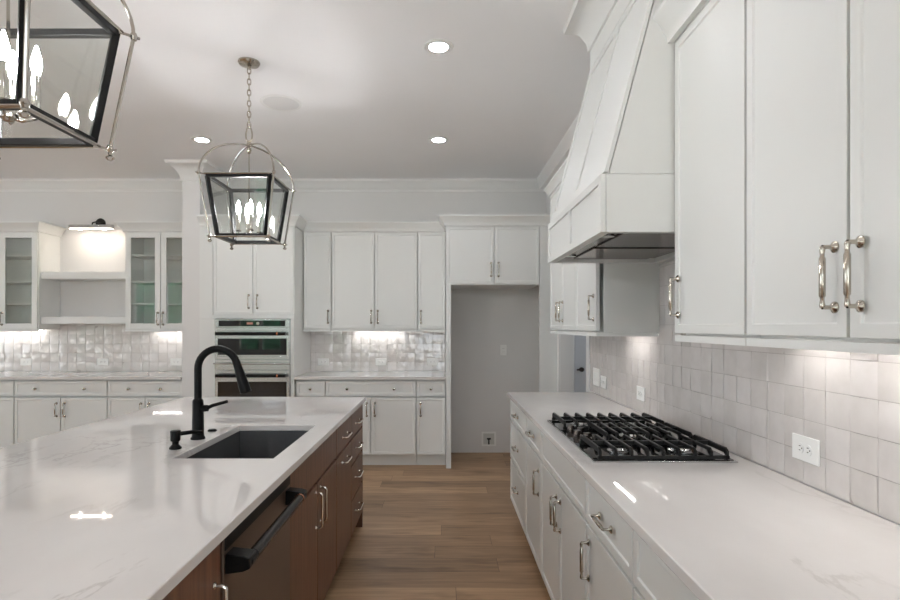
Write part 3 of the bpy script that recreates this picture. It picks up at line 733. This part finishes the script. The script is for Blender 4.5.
# dishwasher
r = thing('dishwasher', 'dark built in dishwasher with a thick black bar handle in the island', 'dishwasher', (IX, 1.428, 0), PI / 2)
w = .639
b = MB(); b.box(.004, w - .004, 0, .58, .10, .872); b.build('body', M['blackmetal'], r)
b = MB(); b.box(.004, w - .004, -.024, -.001, .107, .876); dd = b.build('door', M['darkpanel'], r, .002)
b = MB(); b.box(.012, w - .012, -.026, -.0235, .838, .872); b.build('control_strip', M['blackmetal'], dd)
b = MB()
for x in (.014, w - .068): b.prism([(-.024, .776), (-.07, .782), (-.088, .79), (-.088, .818), (-.07, .823), (-.024, .828)], lambda a, c, t: (t, a, c), x, x + .054)
b.tube([(.03, -.076, .803), (w - .03, -.076, .803)], .0155, 16); hh = b.build('handle', M['blackmetal'], dd, .003)
b = MB(); b.tube([(.076, -.076, .803), (w - .082, -.076, .803)], .0162, 16); b.build('grip', M['gunmetal'], hh)
for x in (w - .082,):
    b = MB(); b.tube([(x, -.076, .803), (x + .012, -.076, .803)], .0172, 16); b.build('copper_ring', M['copper'], hh)
b = MB(); b.box(.004, w - .004, .07, .5, 0, .099); b.build('toe_kick', M['blackmetal'], r)
# sink
r = thing('kitchen_sink', 'dark graphite single bowl sink under the island counter', 'sink', ((sx0 + sx1) / 2, (sy0 + sy1) / 2, .66))
off = Vector(r.location); e = .004; tk = .008
b = MB(); zt, zb = .884, .665
b.box(sx0 - e - tk, sx0 - e, sy0 - e - tk, sy1 + e + tk, zb, zt); b.box(sx1 + e, sx1 + e + tk, sy0 - e - tk, sy1 + e + tk, zb, zt)
b.box(sx0 - e, sx1 + e, sy0 - e - tk, sy0 - e, zb, zt); b.box(sx0 - e, sx1 + e, sy1 + e, sy1 + e + tk, zb, zt); b.box(sx0 - e, sx1 + e, sy0 - e, sy1 + e, zb, zb + tk)
hb(b, 'bowl', M['graphite'], r)
b = MB(); b.lathe([(0, .004), (.03, .004), (.042, .003), (.045, .0), (0, 0)], (-.834, 2.49, zb + tk), n=24); hb(b, 'drain', M['steeldark'], r)
# faucet
fx, fy = -1.085, 2.49
r = thing('kitchen_faucet', 'matte black gooseneck faucet behind the island sink', 'faucet', (fx, fy, .916))
b = MB(); b.lathe([(0, 0), (.031, 0), (.031, .006), (.0265, .012), (.0255, .02), (.0235, .165), (.0225, .172), (.0165, .18), (0, .18)], n=24); b.build('body', M['blackmatte'], r)
pts = [(0, 0, .175), (0, 0, .23), (0, 0, .29)]
for d in range(180, 19, -10): pts.append((.088 + .088 * math.cos(math.radians(d)), 0, .312 + .088 * math.sin(math.radians(d))))
b = MB(); b.tube(pts, .016, 16); b.build('gooseneck', M['blackmatte'], r)
p = Vector(pts[-1]); d = Vector((.30, 0, -.95)).normalized()
b = MB(); b.lathe([(0, -.002), (.0165, -.002), (.0175, .01), (.0175, .03), (.0195, .045), (.024, .115), (.0245, .14), (.021, .143), (0, .143)], p, d, 20); b.build('spray_head', M['blackmatte'], r)
b = MB(); b.lathe([(0, 0), (.015, 0), (.0145, .028), (0, .03)], (.018, -.004, .135), (1, -.1, .1), 16); b.tube([(.04, -.006, .137), (.07, -.008, .15), (.135, -.012, .168)], [.009, .008, .007], 10); b.build('lever', M['blackmatte'], r)
r = thing('soap_dispenser', 'small black soap dispenser left of the faucet', 'dispenser', (-1.09, 2.29, .916))
b = MB(); b.lathe([(0, 0), (.024, 0), (.024, .005), (.018, .012), (.0125, .018), (.0125, .028), (.019, .034), (.0205, .07), (.019, .074), (0, .074)], n=20); b.build('pump', M['blackmatte'], r)
b = MB(); b.tube([(.01, 0, .06), (.05, .03, .062), (.085, .055, .058)], [.0085, .0085, .007], 10); b.build('spout', M['blackmatte'], r)
b = MB(); b.lathe([(0, 0), (.021, 0), (.021, .004), (.015, .009), (0, .01)], n=20)
tag(b.build('disposal_button', M['blackmatte'], loc=(-1.10, 2.68, .9155)), 'flat black disposal button beside the faucet base', 'button')

# ------------------------------------------------------------------ lantern pendants
def lantern(label, x, y):
    r = thing('lantern_pendant', label, 'pendant lamp', (x, y, H), 0, 'lantern pendants over the island')
    Z = lambda z: z - H
    b = MB(); b.lathe([(0, 0), (.066, 0), (.066, -.008), (.058, -.018), (.03, -.026), (.012, -.03), (0, -.03)], n=28); b.lathe([(.009, -.028), (.009, -.045), (0, -.047)]); b.build('canopy', M['nickel'], r)
    b = MB(); z = Z(3.012); k = 0
    while z > Z(2.66):
        rot = (k % 2) * PI / 2 + .4; c = Vector((0, 0, z - .018)); pts = []
        for q in range(14):
            a = 2 * PI * q / 14; u = math.cos(a) * .0105; v = math.sin(a) * .021
            pts.append(c + Vector((u * math.cos(rot), u * math.sin(rot), v)))
        b.tube(pts, .0034, 6, closed=True); z -= .0335; k += 1
    b.build('chain', M['nickel'], r)
    b = MB(); pts = [Vector((math.cos(a) * .019 * (1 - .25 * math.sin(a)), 0, Z(2.605) + math.sin(a) * .048)) for a in [2 * PI * q / 20 for q in range(20)]]
    b.tube(pts, .005, 8, closed=True); b.lathe([(0, .02), (.012, .018), (.016, .008), (.016, -.006), (.012, -.012), (.014, -.03), (.009, -.05), (.004, -.055), (0, -.056)], (0, 0, Z(2.535)), n=16); b.build('hanging_loop', M['nickel'], r)
    # outer nickel cage
    T, B, zt, zb = .218, .172, Z(2.308), Z(1.947)
    kt, kb = .183, .140
    b = MB()
    for sx in (-1, 1):
        for sy in (-1, 1):
            pts = [(sx * T * math.cos(t), sy * T * math.cos(t), zt + (Z(2.535) - zt) * math.sin(t)) for t in [PI / 2 * q / 14 for q in range(15)]]
            b.tube(pts, .0056, 8)
            b.tube([(sx * T, sy * T, zt), (sx * B, sy * B, zb)], .0056, 8)
            for R, z, kk in ((T, zt, kt), (B, zb, kb)):
                b.lathe([(0, -.012), (.008, -.011), (.012, 0), (.008, .011), (0, .012)], (sx * R, sy * R, z), n=12)
                b.tube([(sx * kk, sy * kk, z), (sx * (R + .012), sy * (R + .012), z)], .0045, 8)
            b.lathe([(0, 0), (.006, 0), (.006, -.01), (.0125, -.016), (.0125, -.02), (.006, -.026), (0, -.027)], (sx * B, sy * B, zb - .008), n=12)
    for kk, z in ((kt + .012, zt + .002), (kb + .012, zb + .002)):
        for sx, sy, tx, ty in ((-1, -1, 1, -1), (1, -1, 1, 1), (1, 1, -1, 1), (-1, 1, -1, -1)): b.tube([(sx * kk, sy * kk, z), (tx * kk, ty * kk, z)], .0056, 8)
    b.build('nickel_cage', M['nickel2'], r)
    # black lantern frame and panes
    b = MB(); tp, bt = zt - .008, zb + .010; bw = .021
    for kk, z in ((kt, tp), (kb, bt)):
        for sx, sy, tx, ty in ((-1, -1, 1, -1), (1, -1, 1, 1), (1, 1, -1, 1), (-1, 1, -1, -1)): b.bar((sx * kk, sy * kk, z), (tx * kk, ty * kk, z), bw, bw)
    for sx in (-1, 1):
        for sy in (-1, 1): b.bar((sx * kt, sy * kt, tp), (sx * kb, sy * kb, bt), bw, bw)
    b.build('lantern_frame', M['blackmetal'], r, .0015)
    for sx, sy, tx, ty in ((-1, -1, 1, -1), (1, -1, 1, 1), (1, 1, -1, 1), (-1, 1, -1, -1)):
        b = MB(); q = [Vector(p) for p in ((sx * kt, sy * kt, tp), (tx * kt, ty * kt, tp), (tx * kb, ty * kb, bt), (sx * kb, sy * kb, bt))]
        n = (q[1] - q[0]).cross(q[3] - q[0]).normalized() * .0015
        A = [b.bm.verts.new(p + n) for p in q]; C = [b.bm.verts.new(p - n) for p in q]
        for k in range(4): b.f([A[k], A[(k + 1) % 4], C[(k + 1) % 4], C[k]])
        b.f(A); b.f(C); b.build('glass_pane', M['glass'], r)
    b = MB(); b.tube([(0, 0, Z(2.49)), (0, 0, Z(1.99))], .004, 8); b.lathe([(0, 0), (.012, .003), (.018, .012), (.012, .024), (.005, .03)], (0, 0, Z(1.965)), n=16)
    spots = [(math.cos(a) * .062, math.sin(a) * .062) for a in (.5, .5 + PI / 2, .5 + PI, .5 + 3 * PI / 2)]
    for px, py in spots:
        b.tube([(0, 0, Z(1.98)), (px * .5, py * .5, Z(1.972)), (px, py, Z(1.985)), (px, py, Z(1.998))], .0042, 8); b.lathe([(0, 0), (.016, .002), (.018, .008), (0, .01)], (px, py, Z(1.996)), n=14)
    cl = b.build('candelabra', M['nickel2'], r)
    for px, py in spots:
        b = MB(); b.lathe([(0, 0), (.011, 0), (.011, .092), (.008, .098), (0, .098)], (px, py, Z(2.006)), n=14); sl = b.build('candle_sleeve', M['chrome'], cl)
        b = MB(); b.lathe([(0, 0), (.007, .0), (.010, .010), (.0135, .025), (.0125, .042), (.007, .065), (.0025, .08), (0, .082)], (px, py, Z(2.104)), n=14); b.build('bulb', M['bulb'], cl)
    return r
L1 = lantern('large black and nickel lantern cut off by the top left corner', -1.168, 1.508)
copy_tree(L1, None, (-1.192, 3.46, H), 'complete black and nickel lantern hanging by its chain over the far end of the island')

# ------------------------------------------------------------------ recessed lamps, speaker, strips, picture light
def can(label, x, y):
    r = thing('recessed_light', label, 'ceiling light', (x, y, H), 0, 'recessed ceiling lamps')
    b = MB(); b.lathe([(.055, -.001), (.057, -.006), (.084, -.005), (.088, -.0005), (.055, -.0005)], n=36); b.build('trim_ring', M['trim'], r)
    b = MB(); b.lathe([(0, -.0035), (.054, -.0035), (.054, -.001), (0, -.001)], n=36); b.build('lens', M['lens'], r); return r
c0 = can('recessed ceiling lamp nearest the camera, right of the lantern', -.02, 3.27)
copy_tree(c0, None, (-.03, 4.90, H), 'recessed ceiling lamp over the aisle near the back wall')
copy_tree(c0, None, (-2.10, 4.90, H), 'recessed ceiling lamp left of the lantern chain, near the wing wall')
for i, (x, y) in enumerate(((-.02, 1.64), (-.02, 0.0), (-2.1, -.2), (-4.2, 4.9), (-4.2, 2.5), (-4.2, 0), (2.0, 5.2))):  # lamps outside the view, added to brighten the room and hall
    copy_tree(c0, None, (x, y, H), ('unseen recessed ceiling lamp added to light the %s' % ('near aisle', 'floor behind the camera', 'near island end', 'left alcove', 'left room', 'far left room', 'hall')[i]))
r = thing('ceiling_speaker', 'round flush speaker grille in the ceiling beside the lantern chain', 'speaker', (-1.175, 4.09, H))
b = MB(); b.lathe([(.125, -.001), (.127, -.007), (.146, -.006), (.15, -.0005), (.125, -.0005)], n=40); b.build('rim', M['trim'], r)
b = MB(); b.lathe([(0, -.006), (.126, -.006), (.126, -.001), (0, -.001)], n=40); b.build('grille', M['speaker'], r)

def strip(label, x0, x1, y0, y1, z=1.384):
    r = thing('under_cabinet_light', label, 'light strip', ((x0 + x1) / 2, (y0 + y1) / 2, z), 0, 'light strips under the wall cabinets')
    hx, hy = (x1 - x0) / 2, (y1 - y0) / 2
    b = MB(); b.box(-hx, hx, -hy, hy, -.010, -.0005); b.build('housing', M['plastic'], r)
    b = MB(); b.box(-hx + .004, hx - .004, -hy + .004, hy - .004, -.013, -.0105); b.build('lens', M['strip'], r); return r
strip('light strip under the far wall cabinet beyond the hood', 1.05, 1.07, 3.08, 3.44)
strip('light strip under the double door wall cabinet at the right edge', 1.05, 1.07, .80, 1.47)
strip('light strip under the single door wall cabinet beside the hood', 1.05, 1.07, 1.56, 1.80)
strip('light strip under the two door wall cabinet on the back wall', -.98, -.45, 6.20, 6.22)
strip('light strip under the glass cabinet at the left edge', -4.98, -4.42, 6.20, 6.22)
strip('light strip under the glass cabinet beside the wing wall', -3.20, -2.75, 6.20, 6.22)
r = thing('picture_light', 'slim nickel picture light over the alcove shelves', 'wall lamp', (-3.83, WB, 2.575))
b = MB(); b.lathe([(0, .001), (.055, .001), (.055, .012), (.045, .02), (0, .022)], (0, 0, 0), (0, -1, 0), 24); b.build('wall_plate', M['chip'], r)
b = MB(); b.tube([(0, -.02, 0), (0, -.09, .0), (0, -.15, -.02), (0, -.165, -.055)], .007, 10); b.build('arm', M['chip'], r)
b = MB(); b.prism([(-.205, -.09), (-.205, -.065), (-.19, -.048), (-.16, -.045), (-.145, -.052), (-.145, -.09)], lambda a, c, t: (t, a, c), -.235, .235); b.build('shade', M['steel'], r, .001)
b = MB(); b.box(-.225, .225, -.195, -.155, -.094, -.0905); b.build('diffuser', M['pictglow'], r)
for sx in (-.12, .14):
    b = MB(); b.lathe([(0, -.0945), (.016, -.0945), (.014, -.100), (0, -.102)], (sx, -.175, 0), n=16); b.build('lamp', M['pictlens'], r)

# ------------------------------------------------------------------ outlets and the water box
def outlet(label, P, rz, w=.124, h=.079, kind='o', rx=0):
    """plate lying along local x, facing -y"""
    r = thing('power_outlet' if kind == 'o' else 'light_switch', label, 'outlet' if kind == 'o' else 'switch', P, rz, 'outlets on the tiles' if kind == 'o' else None)
    b = MB(); b.box(-w / 2, w / 2, -.006, -.0005, -h / 2, h / 2); b.build('plate', M['plastic'], r, .002)
    if kind == 'o':
        for s in (-1, 1):
            b = MB(); b.lathe([(0, .0005), (.0165, .0005), (.0165, .003), (0, .003)], (s * .0195, -.006, 0), (0, -1, 0), 20); q = b.build('receptacle', M['plastic'], r)
            b = MB()
            b.box(s * .0195 - .004, s * .0195 + .003, -.0098, -.0088, .0055, .0078); b.box(s * .0195 - .004, s * .0195 + .003, -.0098, -.0088, -.0078, -.0055); b.box(s * .0195 + .0075, s * .0195 + .0115, -.0098, -.0088, -.002, .002)
            b.build('slot', M['slot'], q)
    else:
        n = max(1, round(w / .05))
        for i in range(n):
            c = (i - (n - 1) / 2) * .046
            b = MB(); b.box(c - .0165, c + .0165, -.0095, -.0065, -.033, .033); b.build('rocker', M['plastic'], r, .001)
    return r
XT = WR - .0125
outlet('outlet on the tiles right of the cooktop, nearest the camera', (XT, 1.77, 1.028), -PI / 2, .13, .08)
outlet('outlet on the tiles behind the far end of the cooktop', (XT, 3.24, 1.028), -PI / 2)
outlet('outlet next to the switch at the far end of the right tiles', (XT, 3.985, 1.02), -PI / 2, .13, .085)
outlet('switch plate at the far end of the right tiles', (XT, 4.17, 1.04), -PI / 2, .16, .13, 's')
YT = WB - .0125
for x, lb in ((-4.66, 'outlet on the alcove tiles nearest the left edge'), (-3.80, 'outlet on the alcove tiles below the floating shelves'), (-2.98, 'outlet on the alcove tiles near the wing wall'), (-1.33, 'outlet on the back tiles beside the oven tower'), (-.685, 'outlet on the back tiles in the middle'), (-.107, 'outlet on the back tiles beside the fridge surround')):
    outlet(lb, (x, YT, 1.02), 0)
r = thing('power_outlet', 'upright outlet on the grey wall of the empty fridge space', 'outlet', (.688, WB - .001, 1.15))
b = MB(); b.box(-.036, .036, -.006, -.0005, -.058, .058); b.build('plate', M['plastic'], r, .002)
for s in (-1, 1):
    b = MB(); b.lathe([(0, .0005), (.0165, .0005), (.0165, .003), (0, .003)], (0, -.006, s * .0195), (0, -1, 0), 20); q = b.build('receptacle', M['plastic'], r)
    b = MB(); b.box(-.008, -.0055, -.0098, -.0088, s * .0195 - .003, s * .0195 + .004); b.box(.0055, .008, -.0098, -.0088, s * .0195 - .003, s * .0195 + .004); b.build('slot', M['slot'], q)
r = thing('water_supply_box', 'white water valve box low on the wall of the empty fridge space', 'valve box', (.525, WB - .001, .155))
b = MB(); s = .08
for q in ((-s, s, s - .018, s), (-s, s, -s, -s + .018), (-s, -s + .018, -s + .018, s - .018), (s - .018, s, -s + .018, s - .018)): b.box(q[0], q[1], -.012, -.0005, q[2], q[3])
b.box(-s + .018, s - .018, -.003, -.0005, -s + .018, s - .018, 1); b.build('box_frame', [M['plastic'], M['inner']], r)
b = MB(); b.cyl((0, -.012, -.06), (0, -.012, -.0), .008); b.box(-.022, .022, -.026, -.012, -.004, .012); b.build('valve', M['slot'], r)
